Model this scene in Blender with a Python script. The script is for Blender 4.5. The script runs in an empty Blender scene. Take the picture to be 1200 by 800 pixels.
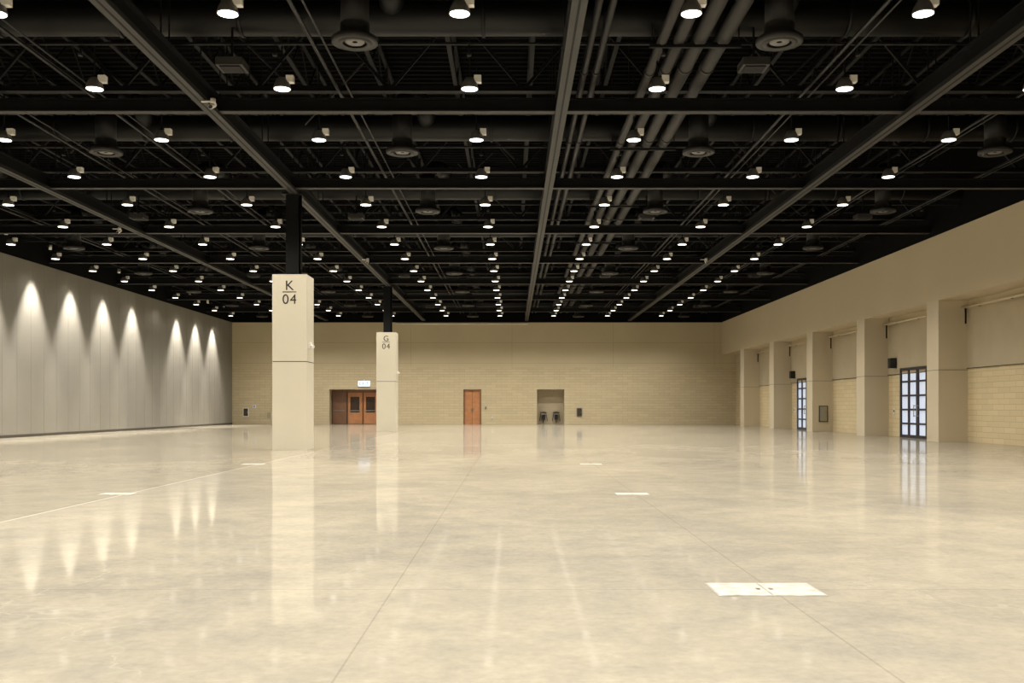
import bpy, math, random
from mathutils import Vector, Matrix
random.seed(4)
scene = bpy.context.scene
COL = scene.collection
F=1150.0; CH=1.3; BAY=7.7
YB=74.7; XL=-21.3; XR=15.95; XR2=17.05; YF=-9.0
ZW=7.75; ZD=10.6

# ------------------------------------------------------------ materials
def lin(c):
    return tuple(((v/255.0)/12.92 if v/255.0<=0.04045 else (((v/255.0)+0.055)/1.055)**2.4) for v in c)+(1.0,)
def mat(name, col, rough=0.6, metal=0.0, noise=0.06, nscale=1.5, bump=0.0, spec=0.5, emit=None, estr=0.0, nosample=False):
    m=bpy.data.materials.new(name); m.use_nodes=True
    nt=m.node_tree; b=nt.nodes['Principled BSDF']
    b.inputs['Roughness'].default_value=rough; b.inputs['Metallic'].default_value=metal
    b.inputs['Specular IOR Level'].default_value=spec
    c=lin(col)
    tc=nt.nodes.new('ShaderNodeTexCoord'); n=nt.nodes.new('ShaderNodeTexNoise')
    n.inputs['Scale'].default_value=nscale; n.inputs['Detail'].default_value=4
    nt.links.new(tc.outputs['Object'], n.inputs['Vector'])
    r=nt.nodes.new('ShaderNodeValToRGB')
    r.color_ramp.elements[0].position=0.3; r.color_ramp.elements[1].position=0.7
    r.color_ramp.elements[0].color=tuple(v*(1-noise) for v in c[:3])+(1,)
    r.color_ramp.elements[1].color=tuple(min(1,v*(1+noise)) for v in c[:3])+(1,)
    nt.links.new(n.outputs['Fac'], r.inputs['Fac']); nt.links.new(r.outputs['Color'], b.inputs['Base Color'])
    if bump:
        bp=nt.nodes.new('ShaderNodeBump'); bp.inputs['Strength'].default_value=bump; bp.inputs['Distance'].default_value=0.01
        n2=nt.nodes.new('ShaderNodeTexNoise'); n2.inputs['Scale'].default_value=40
        nt.links.new(tc.outputs['Object'], n2.inputs['Vector']); nt.links.new(n2.outputs['Fac'], bp.inputs['Height']); nt.links.new(bp.outputs['Normal'], b.inputs['Normal'])
    if emit:
        b.inputs['Emission Color'].default_value=lin(emit); b.inputs['Emission Strength'].default_value=estr
        if nosample:
            m.cycles.emission_sampling='NONE'
    return m

def wall_mat(name, base, blockcol, mortar, axis, ztile, bw=0.8, bh=0.2, blocks=True):
    """painted wall above ztile, ground-face block below"""
    m=bpy.data.materials.new(name); m.use_nodes=True; nt=m.node_tree; N=nt.nodes; L=nt.links
    b=N['Principled BSDF']; b.inputs['Roughness'].default_value=0.6; b.inputs['Specular IOR Level'].default_value=0.3
    g=N.new('ShaderNodeNewGeometry'); s=N.new('ShaderNodeSeparateXYZ'); L.new(g.outputs['Position'], s.inputs[0])
    c=N.new('ShaderNodeCombineXYZ')
    L.new(s.outputs[axis], c.inputs['X']); L.new(s.outputs['Z'], c.inputs['Y'])
    br=N.new('ShaderNodeTexBrick'); L.new(c.outputs[0], br.inputs['Vector'])
    br.inputs['Scale'].default_value=1.0; br.inputs['Brick Width'].default_value=bw; br.inputs['Row Height'].default_value=bh
    br.inputs['Mortar Size'].default_value=0.008; br.inputs['Bias'].default_value=-0.1
    c1=lin(blockcol); 
    br.inputs['Color1'].default_value=c1; br.inputs['Color2'].default_value=tuple(v*0.9 for v in c1[:3])+(1,)
    br.inputs['Mortar'].default_value=lin(mortar)
    n=N.new('ShaderNodeTexNoise'); n.inputs['Scale'].default_value=0.35; n.inputs['Detail'].default_value=5; L.new(g.outputs['Position'], n.inputs['Vector'])
    r=N.new('ShaderNodeValToRGB'); cb=lin(base)
    r.color_ramp.elements[0].position=.3; r.color_ramp.elements[1].position=.7
    r.color_ramp.elements[0].color=tuple(v*.95 for v in cb[:3])+(1,); r.color_ramp.elements[1].color=tuple(v*1.04 for v in cb[:3])+(1,)
    L.new(n.outputs['Fac'], r.inputs['Fac'])
    br2=N.new('ShaderNodeTexBrick'); L.new(c.outputs[0], br2.inputs['Vector'])
    br2.offset=0.0
    br2.inputs['Scale'].default_value=1.0; br2.inputs['Brick Width'].default_value=7.7; br2.inputs['Row Height'].default_value=1.55
    br2.inputs['Mortar Size'].default_value=0.012
    br2.inputs['Color1'].default_value=(1,1,1,1); br2.inputs['Color2'].default_value=(1,1,1,1); br2.inputs['Mortar'].default_value=(.72,.7,.68,1)
    mul=N.new('ShaderNodeMix'); mul.data_type='RGBA'; mul.blend_type='MULTIPLY'; mul.inputs[0].default_value=1
    L.new(r.outputs['Color'], mul.inputs[6]); L.new(br2.outputs['Color'], mul.inputs[7])
    lt=N.new('ShaderNodeMath'); lt.operation='LESS_THAN'; lt.inputs[1].default_value=ztile; L.new(s.outputs['Z'], lt.inputs[0])
    mx=N.new('ShaderNodeMix'); mx.data_type='RGBA'; L.new(lt.outputs[0], mx.inputs[0]); L.new(mul.outputs[2], mx.inputs[6]); L.new(br.outputs['Color'], mx.inputs[7])
    L.new(mx.outputs[2], b.inputs['Base Color'])
    return m

# polished concrete
def floor_mat():
    m=bpy.data.materials.new('polished_concrete'); m.use_nodes=True; nt=m.node_tree; N=nt.nodes; L=nt.links
    N.remove(N['Principled BSDF']); out=N['Material Output']
    g=N.new('ShaderNodeNewGeometry')
    def noise(scale, detail, vec=(1,1,1), rough=.55, dist=0):
        mp=N.new('ShaderNodeMapping'); mp.inputs['Scale'].default_value=vec; L.new(g.outputs['Position'], mp.inputs['Vector'])
        n=N.new('ShaderNodeTexNoise'); n.inputs['Scale'].default_value=scale; n.inputs['Detail'].default_value=detail
        n.inputs['Roughness'].default_value=rough; n.inputs['Distortion'].default_value=dist
        L.new(mp.outputs[0], n.inputs['Vector']); return n
    def ramp(src, p0,c0,p1,c1):
        r=N.new('ShaderNodeValToRGB'); r.color_ramp.elements[0].position=p0; r.color_ramp.elements[1].position=p1
        r.color_ramp.elements[0].color=c0; r.color_ramp.elements[1].color=c1; L.new(src, r.inputs['Fac']); return r
    def mix(bt, fac, a, b_):
        x=N.new('ShaderNodeMix'); x.data_type='RGBA'; x.blend_type=bt
        if isinstance(fac,(int,float)): x.inputs[0].default_value=fac
        else: L.new(fac, x.inputs[0])
        for i,v in ((6,a),(7,b_)):
            if isinstance(v,tuple): x.inputs[i].default_value=v
            else: L.new(v, x.inputs[i])
        return x.outputs[2]
    n1=noise(0.35,6,(1,.8,1),.6,.6); n2=noise(2.2,8,(1,1,1),.65); n3=noise(14,6,(1,1,1),.7)
    base=ramp(n1.outputs['Fac'], .33, lin((157,150,135)), .68, lin((180,171,151))).outputs['Color']
    sub=ramp(n2.outputs['Fac'], .3,(.83,.84,.86,1), .7,(1.08,1.07,1.04,1)).outputs['Color']
    col=mix('MULTIPLY',1.0,base,sub)
    fine=ramp(n3.outputs['Fac'], .3,(.86,.86,.88,1), .75,(1.09,1.09,1.08,1)).outputs['Color']
    col=mix('MULTIPLY',1.0,col,fine)
    v=N.new('ShaderNodeTexVoronoi'); v.feature='DISTANCE_TO_EDGE'; v.inputs['Scale'].default_value=0.22
    wn=noise(1.3,4); ad=N.new('ShaderNodeVectorMath'); ad.operation='MULTIPLY_ADD'
    L.new(wn.outputs['Color'], ad.inputs[0]); ad.inputs[1].default_value=(1.6,1.6,0); L.new(g.outputs['Position'], ad.inputs[2]); L.new(ad.outputs[0], v.inputs['Vector'])
    cr=ramp(v.outputs['Distance'], 0.0,(1,1,1,1), .0022,(0,0,0,1)).outputs['Color']
    n4=noise(.5,2); msk=ramp(n4.outputs['Fac'],.5,(0,0,0,1),.6,(.25,.25,.25,1)).outputs['Color']
    crm=mix('MULTIPLY',1.0,cr,msk)
    col=mix('MIX',crm,col,lin((205,197,178)))
    s=N.new('ShaderNodeSeparateXYZ'); L.new(g.outputs['Position'], s.inputs[0])
    def joint(sock, off, period, w):
        a=N.new('ShaderNodeMath'); a.operation='ADD'; a.inputs[1].default_value=-off+period*50+period/2; L.new(sock,a.inputs[0])
        f=N.new('ShaderNodeMath'); f.operation='MODULO'; f.inputs[1].default_value=period; L.new(a.outputs[0],f.inputs[0])
        d=N.new('ShaderNodeMath'); d.operation='SUBTRACT'; d.inputs[1].default_value=period/2; L.new(f.outputs[0],d.inputs[0])
        ab=N.new('ShaderNodeMath'); ab.operation='ABSOLUTE'; L.new(d.outputs[0],ab.inputs[0])
        lt=N.new('ShaderNodeMath'); lt.operation='LESS_THAN'; lt.inputs[1].default_value=w; L.new(ab.outputs[0],lt.inputs[0])
        k=N.new('ShaderNodeMath'); k.operation='MULTIPLY'; k.inputs[1].default_value=.28; L.new(lt.outputs[0],k.inputs[0]); return k.outputs[0]
    for sock,off,per,w in ((s.outputs['X'],1.85,7.7,.007),(s.outputs['X'],-.85,7.7,.006),(s.outputs['Y'],7.0,7.7,.008)):
        col=mix('MIX',joint(sock,off,per,w),col,lin((105,97,84)))
    dx=N.new('ShaderNodeMath'); dx.operation='ADD'; dx.inputs[1].default_value=5.78; L.new(s.outputs['X'],dx.inputs[0])
    ab=N.new('ShaderNodeMath'); ab.operation='ABSOLUTE'; L.new(dx.outputs[0],ab.inputs[0])
    lt=N.new('ShaderNodeMath'); lt.operation='LESS_THAN'; lt.inputs[1].default_value=.016; L.new(ab.outputs[0],lt.inputs[0])
    lk=N.new('ShaderNodeMath'); lk.operation='MULTIPLY'; lk.inputs[1].default_value=.75; L.new(lt.outputs[0],lk.inputs[0])
    col=mix('MIX',lk.outputs[0],col,lin((210,203,186)))
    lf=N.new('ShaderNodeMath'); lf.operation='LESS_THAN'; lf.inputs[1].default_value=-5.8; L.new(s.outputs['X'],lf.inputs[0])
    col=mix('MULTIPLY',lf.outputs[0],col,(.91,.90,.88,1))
    dif=N.new('ShaderNodeBsdfDiffuse'); L.new(col,dif.inputs['Color'])
    gl=N.new('ShaderNodeBsdfGlossy'); gl.inputs['Color'].default_value=(.97,.95,.91,1)
    rr=ramp(n2.outputs['Fac'],.3,(.03,.03,.03,1),.75,(.10,.10,.10,1)); L.new(rr.outputs['Color'], gl.inputs['Roughness'])
    bp=N.new('ShaderNodeBump'); bp.inputs['Strength'].default_value=.03; bp.inputs['Distance'].default_value=.01
    nb=noise(3,3); L.new(nb.outputs['Fac'],bp.inputs['Height']); L.new(bp.outputs['Normal'],gl.inputs['Normal'])
    lw=N.new('ShaderNodeLayerWeight'); lw.inputs['Blend'].default_value=.5
    fr=N.new('ShaderNodeValToRGB'); e=fr.color_ramp.elements
    e[0].position=0; e[0].color=(.04,)*3+(1,); e[1].position=1; e[1].color=(.74,)*3+(1,)
    for p,vv in ((.6,.10),(.8,.20),(.9,.34),(.96,.52)):
        x=e.new(p); x.color=(vv,)*3+(1,)
    L.new(lw.outputs['Facing'],fr.inputs['Fac'])
    ms=N.new('ShaderNodeMixShader'); L.new(fr.outputs['Color'],ms.inputs[0]); L.new(dif.outputs[0],ms.inputs[1]); L.new(gl.outputs[0],ms.inputs[2])
    L.new(ms.outputs[0],out.inputs['Surface']); return m

M_floor=floor_mat()
M_back=wall_mat('painted_block_wall_back',(188,174,142),(192,177,144),(162,147,116),'X',4.35)
M_right=wall_mat('block_wall_right',(190,176,144),(208,190,151),(174,157,122),'Y',2.75)
M_upper=mat('painted_drywall_tan',(192,177,147),.65,noise=.03,nscale=.3)
M_pil=mat('painted_pilaster_tan',(194,181,154),.6,noise=.03,nscale=.5)
M_panel=mat('acoustic_panel_tan',(174,160,132),.8,noise=.04,nscale=1)
M_left=mat('partition_fabric_grey',(126,121,110),.75,noise=.05,nscale=.7,bump=.1)
M_ljoint=mat('partition_joint',(110,105,96),.8)
M_col=mat('column_cladding_cream',(197,188,166),.5,noise=.02,nscale=.8)
M_blk=mat('black_painted_steel',(11,11,11),.65,noise=.2,nscale=2,spec=.2)
M_dk=mat('black_painted_deck',(5,5,5),.9,noise=.2,nscale=2,spec=.1)
M_beam=mat('dark_grey_beam',(48,46,44),.55,noise=.1,nscale=2,spec=.3)
M_pipe=mat('dark_grey_pipe',(35,34,33),.5,noise=.12,nscale=3,spec=.3)
M_duct=mat('dark_duct_metal',(14,14,14),.5,noise=.15,nscale=2,spec=.3)
M_wht=mat('white_enamel',(225,222,214),.4,noise=.02)
M_hood=mat('lamp_reflector_grey',(105,103,99),.35,metal=.4,noise=.05)
M_lens=mat('lamp_lens',(255,250,240),.3,noise=0,emit=(255,250,242),estr=4,nosample=True)
M_dkline=mat('dark_reveal',(60,52,40),.8)
M_text=mat('black_lettering',(30,28,26),.6)
M_wood=mat('wood_door_orange',(176,120,78),.4,noise=.12,nscale=4)
M_wood2=mat('wood_door_brown',(112,78,54),.45,noise=.12,nscale=4)
M_glassd=mat('dark_door_glass',(60,46,36),.1,noise=.05)
M_steel=mat('brushed_steel',(150,148,142),.3,metal=.8,noise=.05)
M_frame=mat('navy_door_frame',(28,30,42),.4,noise=.05)
M_pane=mat('pane_painted_daylight',(200,210,225),.15,noise=.03,emit=(205,216,240),estr=.5)  # daylight painted in as a bluish pane glow; no light stands behind the doors
M_blue=mat('blue_sign',(60,110,190),.4,emit=(90,140,230),estr=.4)
M_exit=mat('exit_sign_face',(235,240,250),.4,emit=(225,235,255),estr=.7)
M_plate=mat('floor_box_plate',(184,178,164),.55,noise=.3,nscale=10,bump=.3,spec=.3)
M_plate2=mat('floor_box_rim',(150,144,130),.55,noise=.2,nscale=10,spec=.3)
M_blackm=mat('black_plastic',(25,25,26),.5)

# ------------------------------------------------------------ mesh builder
class MB:
    def __init__(s): s.v=[]; s.f=[]; s.m=[]; s.sm=[]; s.mats=[]
    def mi(s,m):
        if m not in s.mats: s.mats.append(m)
        return s.mats.index(m)
    def box(s,x0,x1,y0,y1,z0,z1,m):
        i=len(s.v); s.v+=[(x0,y0,z0),(x1,y0,z0),(x1,y1,z0),(x0,y1,z0),(x0,y0,z1),(x1,y0,z1),(x1,y1,z1),(x0,y1,z1)]
        k=s.mi(m)
        for f in ((0,3,2,1),(4,5,6,7),(0,1,5,4),(1,2,6,5),(2,3,7,6),(3,0,4,7)):
            s.f.append(tuple(i+a for a in f)); s.m.append(k); s.sm.append(False)
    def cyl(s,p0,p1,r,m,n=12,r1=None,caps=True):
        p0=Vector(p0);p1=Vector(p1); r1=r if r1 is None else r1
        d=(p1-p0).normalized(); up=Vector((0,0,1)) if abs(d.z)<.9 else Vector((1,0,0))
        a=d.cross(up).normalized(); b=d.cross(a); i=len(s.v); k=s.mi(m)
        off=math.pi/n
        for p,rr in((p0,r),(p1,r1)):
            for j in range(n):
                t=2*math.pi*j/n+off; s.v.append(tuple(p+a*math.cos(t)*rr+b*math.sin(t)*rr))
        for j in range(n):
            s.f.append((i+j,i+(j+1)%n,i+n+(j+1)%n,i+n+j)); s.m.append(k); s.sm.append(n>6)
        if caps:
            s.f.append(tuple(i+j for j in range(n))[::-1]); s.m.append(k); s.sm.append(False)
            s.f.append(tuple(i+n+j for j in range(n))); s.m.append(k); s.sm.append(False)
    def tube(s,pts,r,m,n=12):
        for a,b in zip(pts[:-1],pts[1:]): s.cyl(a,b,r,m,n)
    def lathe(s,c,prof,m,n=20):
        k=s.mi(m); i=len(s.v)
        for r,z in prof:
            for j in range(n):
                t=2*math.pi*j/n; s.v.append((c[0]+r*math.cos(t),c[1]+r*math.sin(t),c[2]+z))
        for q in range(len(prof)-1):
            for j in range(n):
                s.f.append((i+q*n+j,i+q*n+(j+1)%n,i+(q+1)*n+(j+1)%n,i+(q+1)*n+j)); s.m.append(k); s.sm.append(True)
    def obj(s,name,parent=None,bevel=0):
        me=bpy.data.meshes.new(name); me.from_pydata(s.v,[],s.f)
        for m in s.mats: me.materials.append(m)
        me.polygons.foreach_set('material_index',s.m); me.polygons.foreach_set('use_smooth',s.sm); me.update()
        o=bpy.data.objects.new(name,me); COL.objects.link(o)
        if parent: o.parent=parent
        if bevel:
            b=o.modifiers.new('bevel','BEVEL'); b.width=bevel; b.segments=2; b.limit_method='ANGLE'
        return o
def empty(name,loc=(0,0,0)):
    e=bpy.data.objects.new(name,None); e.location=loc; COL.objects.link(e); return e

# ------------------------------------------------------------ room shell
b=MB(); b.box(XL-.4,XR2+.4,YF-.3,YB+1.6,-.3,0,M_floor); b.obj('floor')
b=MB(); k=b.mi(M_dk); y=YF-.3; i0=0; prof=[]
while y<YB+1.4:
    prof+= [(y,ZD),(y+.12,ZD),(y+.17,ZD+.09),(y+.29,ZD+.09)]; y+=.34
for (yy,zz) in prof: b.v+=[(XL-.4,yy,zz),(XR2+.4,yy,zz)]
for j in range(len(prof)-1):
    b.f.append((2*j,2*j+2,2*j+3,2*j+1)); b.m.append(k); b.sm.append(False)
b.box(XL-.4,XR2+.4,YF-.3,YB+1.6,ZD+.1,ZD+.3,M_dk)
b.obj('ceiling')
b=MB(); D0,D1=-13.9,-9.1; E0,E1=-3.7,-2.34; A0,A1=1.9,3.98; HT=2.66; y0,y1=YB,YB+.35
for x0,x1 in ((XL-.4,D0),(D1,E0),(E1,A0),(A1,XR2+.4)): b.box(x0,x1,y0,y1,0,HT,M_back)
b.box(XL-.4,XR2+.4,y0,y1,HT,ZW,M_back)
b.box(XL-.4,XR2+.4,y0-.02,y1,ZW,ZD+.1,M_dk)
for x0,x1,d in ((D0,D1,1.2),(A0,A1,.9),(E0,E1,.3)):
    b.box(x0-.1,x1+.1,y1+d-.3 if d>.3 else y1,y1+d,0,HT+.1,M_panel)
    if d>.3:
        b.box(x0-.1,x0,y1,y1+d-.3,0,HT+.1,M_panel); b.box(x1,x1+.1,y1,y1+d-.3,0,HT+.1,M_panel)
        b.box(x0-.1,x1+.1,y1,y1+d-.3,HT,HT+.1,M_panel)
b.obj('wall_back')
b=MB(); b.box(XL-.4,XL,YF,YB,0,ZW,M_left); b.box(XL-.4,XL+.01,YF,YB,ZW,ZD+.1,M_dk)
b.obj('wall_left')
b=MB(); b.box(XL,XL+.02,YF,YB,0,.12,M_dkline); b.obj('baseboard_left')
b=MB(); y=YF+1.2
while y<YB-.3:
    b.box(XL,XL+.004,y,y+.008,.12,ZW,M_ljoint); y+=1.22
b.obj('trim_partition_joints')
b=MB(); b.box(XR2,XR2+.4,YF,YB,0,5.3,M_right)
b.box(XR,XR2+.4,YF,YB,5.3,ZW,M_upper); b.box(XR-.01,XR2+.4,YF,YB,ZW,ZD+.1,M_dk)
b.obj('wall_right')
b=MB(); b.box(XL-.4,XR2+.4,YF-.3,YF,0,ZD+.1,M_upper); b.obj('wall_front')
PY=[36.7+BAY*k for k in range(-5,5)]
for y in PY:
    b=MB(); b.box(XR,XR2,y,y+1.03,0,5.3,M_pil)
    b.box(XR-.004,XR2,y-.004,y+1.034,2.69,2.705,M_dkline)
    b.obj('pilaster')
b=MB()
ys=[p for p in PY]
for a,c in zip(ys[:-1],ys[1:]):
    s0,s1=a+1.03,c
    b.box(XR2-.05,XR2,s0,s1,2.76,4.95,M_panel)
    b.box(XR2-.055,XR2,s0,s1,2.74,2.765,M_dkline)
    b.box(XR2-.055,XR2-.04,s0,s0+.05,2.76,4.95,M_dkline)
b.obj('trim_recess_panels')
b=MB()
for a,c in zip(ys[:-1],ys[1:]):
    s0,s1=a+1.03,c
    b.cyl((XR2-.2,s0,5.02),(XR2-.2,s1,5.02),.05,M_pil,8)
    for t in(.15,.5,.85): b.box(XR2-.22,XR2,s0+(s1-s0)*t,s0+(s1-s0)*t+.05,4.99,5.05,M_blk)
    b.cyl((XR2-.2,s1-.25,5.0),(XR2-.2,s1-.25,4.4),.03,M_blk,8)
b.obj('trim_curtain_rails')

# ------------------------------------------------------------ columns
def column(cx,yf,letter):
    e=empty('square_column')
    w=.525; b=MB(); zt=5.35
    b.box(cx-w,cx+w,yf,yf+2*w,0,2.68,M_col); b.box(cx-w+.012,cx+w-.012,yf+.012,yf+2*w-.012,2.68,2.705,M_dkline)
    b.box(cx-w,cx+w,yf,yf+2*w,2.705,zt,M_col)
    b.obj('cladding',e)
    b=MB(); h=.19; ym=yf+w
    b.box(cx-h,cx+h,ym-h,ym-h+.04,zt,8.0,M_blk); b.box(cx-h,cx+h,ym+h-.04,ym+h,zt,8.0,M_blk); b.box(cx-.02,cx+.02,ym-h+.04,ym+h-.04,zt,8.0,M_blk)
    b.box(cx-h-.08,cx+h+.08,ym-h-.08,ym+h+.08,zt,zt+.04,M_blk); b.box(cx-.3,cx+.3,ym-.3,ym+.3,7.85,7.9,M_blk)
    b.cyl((cx+.24,ym-.05,zt),(cx+.24,ym-.05,7.9),.04,M_blk,8)
    b.obj('steel_post',e)
    def txt(s,z,size):
        c=bpy.data.curves.new('label','FONT'); c.body=s; c.size=size; c.align_x='CENTER'; c.extrude=.003; c.space_character=1.12
        o=bpy.data.objects.new('label_'+s,c); o.location=(cx,yf-.004,z); o.rotation_euler=(math.pi/2,0,0); c.materials.append(M_text); COL.objects.link(o); o.parent=e
    txt(letter,4.87,.42); txt('04',4.45,.42)
    b=MB(); b.box(cx-.21,cx+.21,yf-.006,yf,4.80,4.825,M_text); b.obj('label_rule',e)
    b=MB(); b.box(cx+w,cx+w+.06,yf+.3,yf+.42,3.1,3.3,M_wht); b.cyl((cx+w+.06,yf+.36,3.2),(cx+w+.16,yf+.2,3.15),.05,M_wht,10); b.obj('camera_bracket',e)
CX=-6.78
column(CX,29.9,'K'); column(CX-.02,53.0,'G')

# ------------------------------------------------------------ ceiling structure
BX=[-14.1,-6.7,1.1,8.93]
YC=[22.1+BAY*k for k in range(-4,7)]
b=MB(); zb=7.86
for x in BX:
    b.box(x-.13,x+.13,YF,YB-.05,zb,zb+.03,M_beam); b.box(x-.02,x+.02,YF,YB-.05,zb+.03,zb+.42,M_blk); b.box(x-.13,x+.13,YF,YB-.05,zb+.42,zb+.45,M_blk)
    b.box(x-.13,x-.11,YF,YB-.05,zb+.03,zb+.1,M_pipe); b.box(x+.11,x+.13,YF,YB-.05,zb+.03,zb+.1,M_pipe)
    b.box(x-.02,x+.02,YF,YB-.05,zb-.004,zb,M_blk)
    y=YF+1
    while y<YB-1:
        b.cyl((x-.08,y,zb+.45),(x-.08,y,ZD),.018,M_blk,4); b.cyl((x+.08,y,zb+.45),(x+.08,y,ZD),.018,M_blk,4); y+=1.925
b.obj('partition_track_beams')
b=MB()
for y in YC:
    b.box(XL,XR,y-.11,y+.11,7.93,7.96,M_pipe); b.box(XL,XR,y-.015,y+.015,7.96,8.2,M_blk); b.box(XL,XR,y-.11,y+.11,8.2,8.23,M_blk)
b.obj('cross_beams')
b=MB()
for y in YC:
    yy=y+.5; b.box(XL,XR,yy-.1,yy+.1,8.55,8.67,M_blk); b.box(XL,XR,yy-.1,yy+.1,10.35,10.5,M_blk)
    x=XL; up=True
    while x<XR-1.5:
        x2=x+1.54
        b.cyl((x,yy,8.6 if up else 10.4),(x2,yy,10.4 if up else 8.6),.05,M_blk,4,caps=False); up=not up; x=x2
b.obj('roof_trusses')
b=MB(); x=XL+.6
while x<XR-.2:
    b.box(x-.05,x+.05,YF,YB-.05,9.55,9.61,M_blk); b.box(x-.05,x+.05,YF,YB-.05,10.44,10.5,M_blk)
    y=YF; up=True
    while y<YB-1:
        b.cyl((x,y,9.58 if up else 10.47),(x,y+.96,10.47 if up else 9.58),.022,M_blk,4,caps=False); up=not up; y+=.96
    x+=1.925
b.obj('bar_joists')
b=MB()
for k in range(-8,20):
    y=22.1+k*3.85+1.2
    if y>YB-1 or y<YF: continue
    b.cyl((XL+.05,y,8.5),(XR-.05,y,8.5),.035,M_duct,6)
    x=XL+1.2
    while x<XR:
        b.cyl((x,y,8.5),(x,y,8.3),.02,M_blk,5); b.cyl((x,y,8.3),(x,y,8.26),.05,M_pipe,6); x+=3.85
for x in (-18.3,-12.0,-9.6,-3.9,6.6,11.6,14.4):
    b.cyl((x,YF,8.42),(x,YB-.05,8.42),.04,M_duct,6); b.cyl((x+.22,YF,8.44),(x+.22,YB-.05,8.44),.02,M_pipe,6)
for k in range(60):
    x=random.uniform(XL+2,XR-2); y=random.uniform(10,70)
    b.cyl((x,y,8.7),(x+random.choice((-1.7,1.7)),y+random.uniform(-.4,.4),10.3),.03,M_pipe,4)
b.obj('sprinkler_pipes_and_conduit')
b=MB()
for x,r,z in ((2.95,.10,8.5),(3.3,.12,8.55),(3.72,.15,8.6),(4.18,.15,8.6),(1.55,.07,8.5),(1.8,.07,8.5)):
    b.cyl((x,YF,z),(x,YB-.1,z),r,M_beam if x>2 else M_pipe,14)
    y=YF+2.5
    while y<YB-.3:
        b.cyl((x,y,z),(x,y+.08,z),r+.02,M_beam,14); y+=5.5
y=YF+1.3
while y<YB-.2:
    b.box(2.7,4.5,y,y+.06,8.36,8.42,M_blk); b.cyl((2.75,y,8.4),(2.75,y,ZD-.05),.015,M_blk,4); b.cyl((4.45,y,8.4),(4.45,y,ZD-.05),.015,M_blk,4); y+=3.85
b.obj('pipe_rack')
YD=[17.8+BAY*k for k in range(-3,8) if 17.8+BAY*k<YB-2.5]
b=MB()
for y in YD:
    yc=y+1.7; b.cyl((XL+.03,yc,9.02),(XR-.03,yc,9.02),.34,M_duct,20)
    x=XL+1.5
    while x<XR-.2: b.cyl((x,yc,9.02),(x+.07,yc,9.02),.365,M_duct,20); x+=2.4
b.obj('spiral_ducts')
b=MB()
for y in YD:
    for kx in range(-2,3):
        x=-2.85+BAY*kx
        if not XL+1<x<XR-.5: continue
        c=(x,y,7.92)
        b.lathe(c,[(.05,0),(.16,-.02),(.18,.0)],M_hood,20)
        b.lathe(c,[(.22,-.03),(.30,-.05),(.32,-.01)],M_beam,20)
        b.lathe(c,[(.16,.05),(.37,-.04),(.42,-.02),(.42,.06),(.27,.16),(.27,.32)],M_pipe,20)
        b.lathe(c,[(.0,.06),(.4,.06)],M_blk,20)
        b.cyl((x,y,8.2),(x,y,9.15),.26,M_duct,18)
        pts=[(x+.5,y+1.6,9.1),(x+.5,y+1.0,9.45),(x+.35,y+.5,9.5),(x+.1,y+.12,9.4),(x,y,9.1)]
        b.tube(pts,.25,M_duct,16)
b.obj('air_diffusers')
b=MB()
for y in (19.3,34.7,50.1,65.5):
    for x in (-5.5,4.75,-13.2,12.4):
        b.box(x-.26,x+.26,y-.26,y+.26,7.95,8.1,M_beam); b.box(x-.2,x+.2,y-.2,y+.2,7.93,7.95,M_blk)
        b.cyl((x,y,8.1),(x,y,ZD-.05),.025,M_blk,5)
b.obj('hanging_loudspeakers')
for x,y in ((-6.4,21.0),(-6.4,43.5),(8.6,43.5),(-14.4,36.0)):
    b=MB(); b.cyl((x-.25,y,7.84),(x,y,7.84),.02,M_wht,6); b.cyl((x,y,7.9),(x,y,7.78),.06,M_wht,12); b.cyl((x,y-.16,7.68),(x,y+.1,7.80),.055,M_wht,12); b.cyl((x,y-.19,7.667),(x,y-.16,7.68),.04,M_blackm,12)
    b.obj('security_camera')

# ------------------------------------------------------------ high-bay lamps
LAMP_E=550.0
root=empty('high_bay_lights')
b=MB(); lz=7.84
def spot(name,E):
    ld=bpy.data.lights.new(name,'SPOT'); ld.energy=E; ld.spot_size=math.radians(142); ld.spot_blend=.65; ld.shadow_soft_size=.14; ld.color=(1.0,.955,.88); return ld
ld=spot('high_bay_spot',LAMP_E); ld2=spot('high_bay_spot_dimmed',LAMP_E*.12)
for r in range(-6,15):
    y=16.3+3.85*r
    if y<YF+1 or y>YB-1.5: continue
    for kx in range(-5,4):
        x=-.87+3.85*kx
        c=(x,y,lz)
        b.lathe(c,[(.0,.02),(.10,.005),(.155,.01)],M_lens,20)
        b.lathe(c,[(.155,.01),(.18,-.015),(.18,.015),(.155,.10),(.11,.19),(.08,.22),(.0,.22)],M_hood,20)
        b.lathe(c,[(.165,-.015),(.155,.03)],M_lens,20)
        b.box(x+.09,x+.24,y-.07,y+.07,lz+.12,lz+.26,M_wht)
        b.box(x-.02,x+.10,y-.03,y+.03,lz+.21,lz+.25,M_blk)
        b.cyl((x,y,lz+.22),(x,y,9.6),.018,M_blk,5)
        o=bpy.data.objects.new('lamp_spot',ld2 if kx==-5 else ld); o.location=(x,y,lz-.17); COL.objects.link(o); o.parent=root
b.obj('lamp_housings',root)
root=empty('wall_washer_spotlights'); b=MB()
wd=bpy.data.lights.new('wall_washer','SPOT'); wd.energy=4700; wd.spot_size=math.radians(60); wd.spot_blend=.7; wd.shadow_soft_size=.05; wd.color=(1.0,.96,.89)
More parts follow.
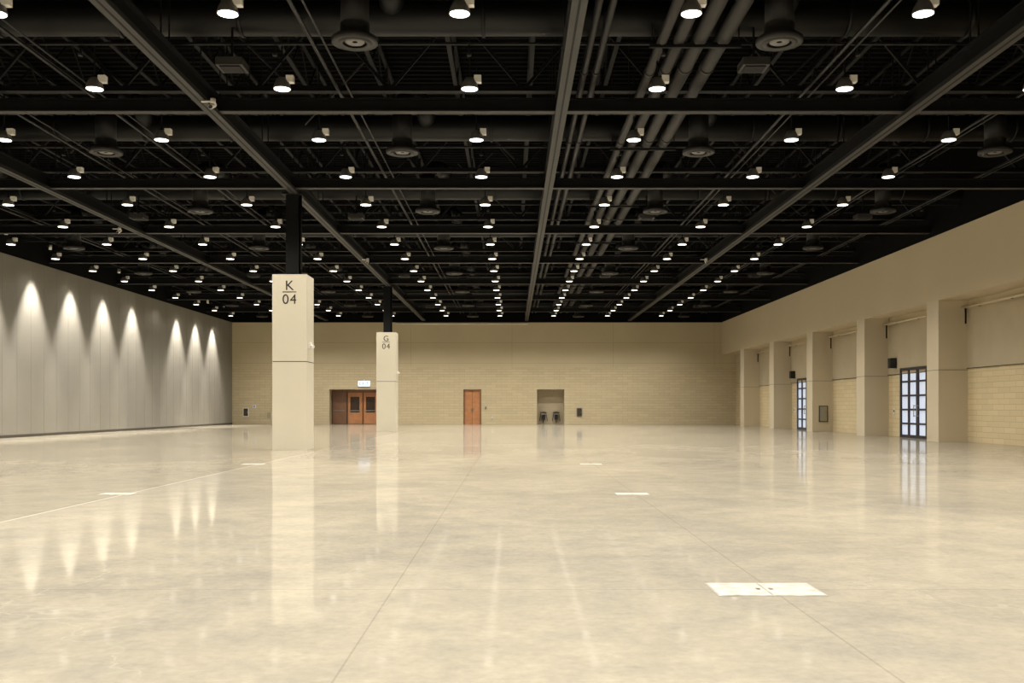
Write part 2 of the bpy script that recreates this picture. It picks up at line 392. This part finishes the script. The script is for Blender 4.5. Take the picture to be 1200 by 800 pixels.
for y in (35.8,39.7,43.5,47.3,51.1,55.0,62.3,66.0,69.7,24.3,28.1,16.6,12.7):
    x=XL+.84; z=8.5
    b.cyl((x,y,z),(x-.01,y,z-.22),.07,M_wht,12); b.cyl((x,y,z),(x,y,z+.2),.015,M_blk,5); b.box(x-.05,x+.05,y-.12,y+.12,z+.16,z+.24,M_blk)
    o=bpy.data.objects.new('washer_spot',wd); o.location=(x-.02,y,z-.26); o.rotation_euler=(0,math.radians(2),0); COL.objects.link(o); o.parent=root
b.box(XL+.79,XL+.89,10,72,8.6,8.65,M_blk)
b.obj('washer_housings',root)

# ------------------------------------------------------------ doors etc on back wall
e=empty('double_door'); b=MB(); yd=YB+.9
b.box(D0,D1,yd+.06,yd+.1,2.4,HT,M_wood2)
n=4; w=(D1-D0)/n
for i in range(n):
    x0=D0+i*w+.03; x1=D0+(i+1)*w-.03
    b.box(x0,x1,yd,yd+.06,.02,2.42,M_wood if i in(1,2,3) else M_wood2)
    if i: b.box(x0+.22,x1-.22,yd-.01,yd,.9,2.1,M_glassd)
    b.box(x0+.12,x1-.12,yd-.06,yd-.03,1.0,1.07,M_steel)
    b.box(x0+.01,x0+.04,yd-.012,yd,.02,2.42,M_dkline)
b.obj('leaves',e)
e=empty('wood_door'); b=MB()
b.box(E0,E1,YB+.1,YB+.16,0,2.6,M_wood)
b.box(E0,E0+.09,YB-.02,YB+.3,0,HT,M_wood2); b.box(E1-.09,E1,YB-.02,YB+.3,0,HT,M_wood2); b.box(E0,E1,YB-.02,YB+.3,2.58,HT,M_wood2)
b.box(-3.03,-3.01,YB+.09,YB+.1,0,2.58,M_dkline)
b.box(-2.97,-2.92,YB+.03,YB+.09,1.0,1.2,M_steel); b.box(-3.12,-3.07,YB+.03,YB+.09,1.0,1.2,M_steel)
b.obj('leaves',e)
def fountain(x):
    b=MB(); y=YB+.94
    b.box(x-.2,x+.2,y-.38,y,.72,.86,M_steel); b.box(x-.24,x+.24,y-.46,y,.86,.92,M_blackm)
    b.lathe((x,y-.22,.93),[(.0,-.03),(.1,-.02),(.17,.02)],M_steel,16)
    b.cyl((x-.12,y-.36,.92),(x-.06,y-.32,1.0),.02,M_steel,8)
    b.box(x-.13,x+.13,y-.25,y,.35,.72,M_blackm); b.cyl((x,y-.12,.1),(x,y-.12,.36),.03,M_blackm,8)
    b.cyl((x-.3,y-.3,.25),(x-.2,y-.2,.8),.025,M_blackm,6); b.cyl((x+.3,y-.3,.25),(x+.2,y-.2,.8),.025,M_blackm,6)
    b.obj('drinking_fountain')
fountain(2.42); fountain(3.4)
e=empty('exit_sign'); b=MB(); xs=-11.25
b.box(xs-.45,xs+.45,YB-.1,YB-.02,2.88,3.32,M_exit); b.box(xs-.05,xs+.05,YB-.06,YB,3.32,3.4,M_wht)
b.box(xs-.47,xs+.47,YB-.105,YB-.02,3.32,3.35,M_steel); b.box(xs-.47,xs+.47,YB-.105,YB-.02,2.85,2.88,M_steel); b.obj('lit_box',e)
c=bpy.data.curves.new('exit','FONT'); c.body='EXIT'; c.size=.36; c.align_x='CENTER'; c.materials.append(M_blue)
o=bpy.data.objects.new('lettering',c); o.location=(xs,YB-.105,2.98); o.rotation_euler=(math.pi/2,0,0); COL.objects.link(o); o.parent=e
def cabinet(name,x,z,w,h,m1=M_dkline,m2=M_steel,y=YB):
    b=MB(); b.box(x-w/2,x+w/2,y-.06,y,z-h/2,z+h/2,m2); b.box(x-w/2+.04,x+w/2-.04,y-.07,y-.06,z-h/2+.04,z+h/2-.04,m1)
    b.box(x+w/2-.08,x+w/2-.05,y-.09,y-.07,z-.06,z+.06,M_steel); b.obj(name)
cabinet('fire_extinguisher_cabinet',5.13,.92,.42,.66)
cabinet('fire_extinguisher_cabinet',-20.25,.92,.42,.66,M_dkline,M_wht)
cabinet('fire_alarm_sign',-19.6,1.35,.22,.22,M_blue,M_wht)
cabinet('electrical_panel',-18.5,.7,.2,.4,M_panel,M_steel)
cabinet('wall_socket',-1.5,.5,.14,.16,M_wht,M_wht)
cabinet('card_reader',-2.0,1.25,.12,.2,M_blackm,M_steel)
cabinet('fire_extinguisher_cabinet',16.52,.95,.46,.86,M_steel,M_blackm,PY[7]-.004)
b=MB(); b.cyl((-8.8,YB-.2,7.62),(1.2,YB-.2,7.62),.045,M_wht,8)
for x in (-8,-6,-4,-2,0,1): b.box(x,x+.06,YB-.22,YB,7.6,7.65,M_blk)
b.obj('curtain_rail')

# ------------------------------------------------------------ glazed doors right wall
def glazed(name,y0,y1,h):
    e=empty(name); b=MB(); x=XR2
    b.box(x-.1,x,y0,y0+.1,0,h,M_frame); b.box(x-.1,x,y1-.1,y1,0,h,M_frame); b.box(x-.1,x,y0,y1,h-.12,h,M_frame); b.box(x-.1,x,y0,y1,0,.12,M_frame)
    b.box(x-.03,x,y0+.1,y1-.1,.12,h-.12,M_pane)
    n=4; 
    for i in range(1,n):
        yy=y0+(y1-y0)*i/n; ww=.11 if i==2 else .06; b.box(x-.09,x-.03,yy-ww,yy+ww,.1,h-.1,M_frame)
    for j in range(1,5):
        zz=h*j/5; b.box(x-.085,x-.03,y0+.1,y1-.1,zz-.04,zz+.04,M_frame)
    ym=(y0+y1)/2
    for s in(-.16,.16): b.cyl((x-.16,ym+s,.9),(x-.16,ym+s,1.4),.015,M_steel,8); b.box(x-.16,x-.09,ym+s-.015,ym+s+.015,.92,.95,M_steel); b.box(x-.16,x-.09,ym+s-.015,ym+s+.015,1.35,1.38,M_steel)
    b.obj('frame_and_panes',e)
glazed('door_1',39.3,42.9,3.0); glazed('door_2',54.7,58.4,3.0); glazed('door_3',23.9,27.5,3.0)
def speaker(x,y,z):
    b=MB(); b.box(x-.28,x-.02,y-.17,y+.17,z-.22,z+.22,M_blackm); b.box(x-.29,x-.28,y-.14,y+.14,z-.19,z+.19,M_pipe); b.cyl((x-.1,y,z),(x,y,z),.03,M_blackm,8); b.obj('wall_loudspeaker')
speaker(XR2-.05,43.5,3.25); speaker(XR2-.05,59.0,3.25)
for y in (43.7,59.1): 
    b=MB(); b.box(XR2-.04,XR2,y-.08,y+.08,1.0,1.25,M_wht); b.box(XR2-.05,XR2-.04,y-.04,y+.04,1.08,1.18,M_blackm); b.obj('access_keypad')

# ------------------------------------------------------------ floor boxes
for x,ks in ((1.8,(0,1,2)),(-5.9,(1,2))):
    for k in ks:
        y=7.0+BAY*k; s=1 if k==0 else .65
        b=MB(); b.box(x-.38*s,x+.38*s,y-.25*s,y+.25*s,0,.003,M_plate2)
        b.box(x-.365*s,x-.008,y-.235*s,y+.235*s,.003,.005,M_plate); b.box(x+.008,x+.365*s,y-.235*s,y+.235*s,.003,.005,M_plate)
        b.box(x-.06,x-.03,y-.03*s,y+.03*s,.005,.0056,M_steel); b.box(x+.03,x+.06,y-.03*s,y+.03*s,.005,.0056,M_steel)
        b.obj('floor_box_cover')
# ------------------------------------------------------------ world, camera
w=bpy.data.worlds.new('World'); scene.world=w; w.use_nodes=True
w.node_tree.nodes['Background'].inputs[0].default_value=(.5,.5,.5,1); w.node_tree.nodes['Background'].inputs[1].default_value=.02
cd=bpy.data.cameras.new('Camera'); cd.sensor_width=36; cd.lens=F*36/1200; cd.shift_y=77/1200; cd.clip_end=300
co=bpy.data.objects.new('Camera',cd); co.location=(0,0,CH); co.rotation_euler=(math.pi/2,0,0); COL.objects.link(co); scene.camera=co
scene.view_settings.view_transform='Standard'; scene.view_settings.look='None'; scene.view_settings.exposure=0; scene.view_settings.gamma=1
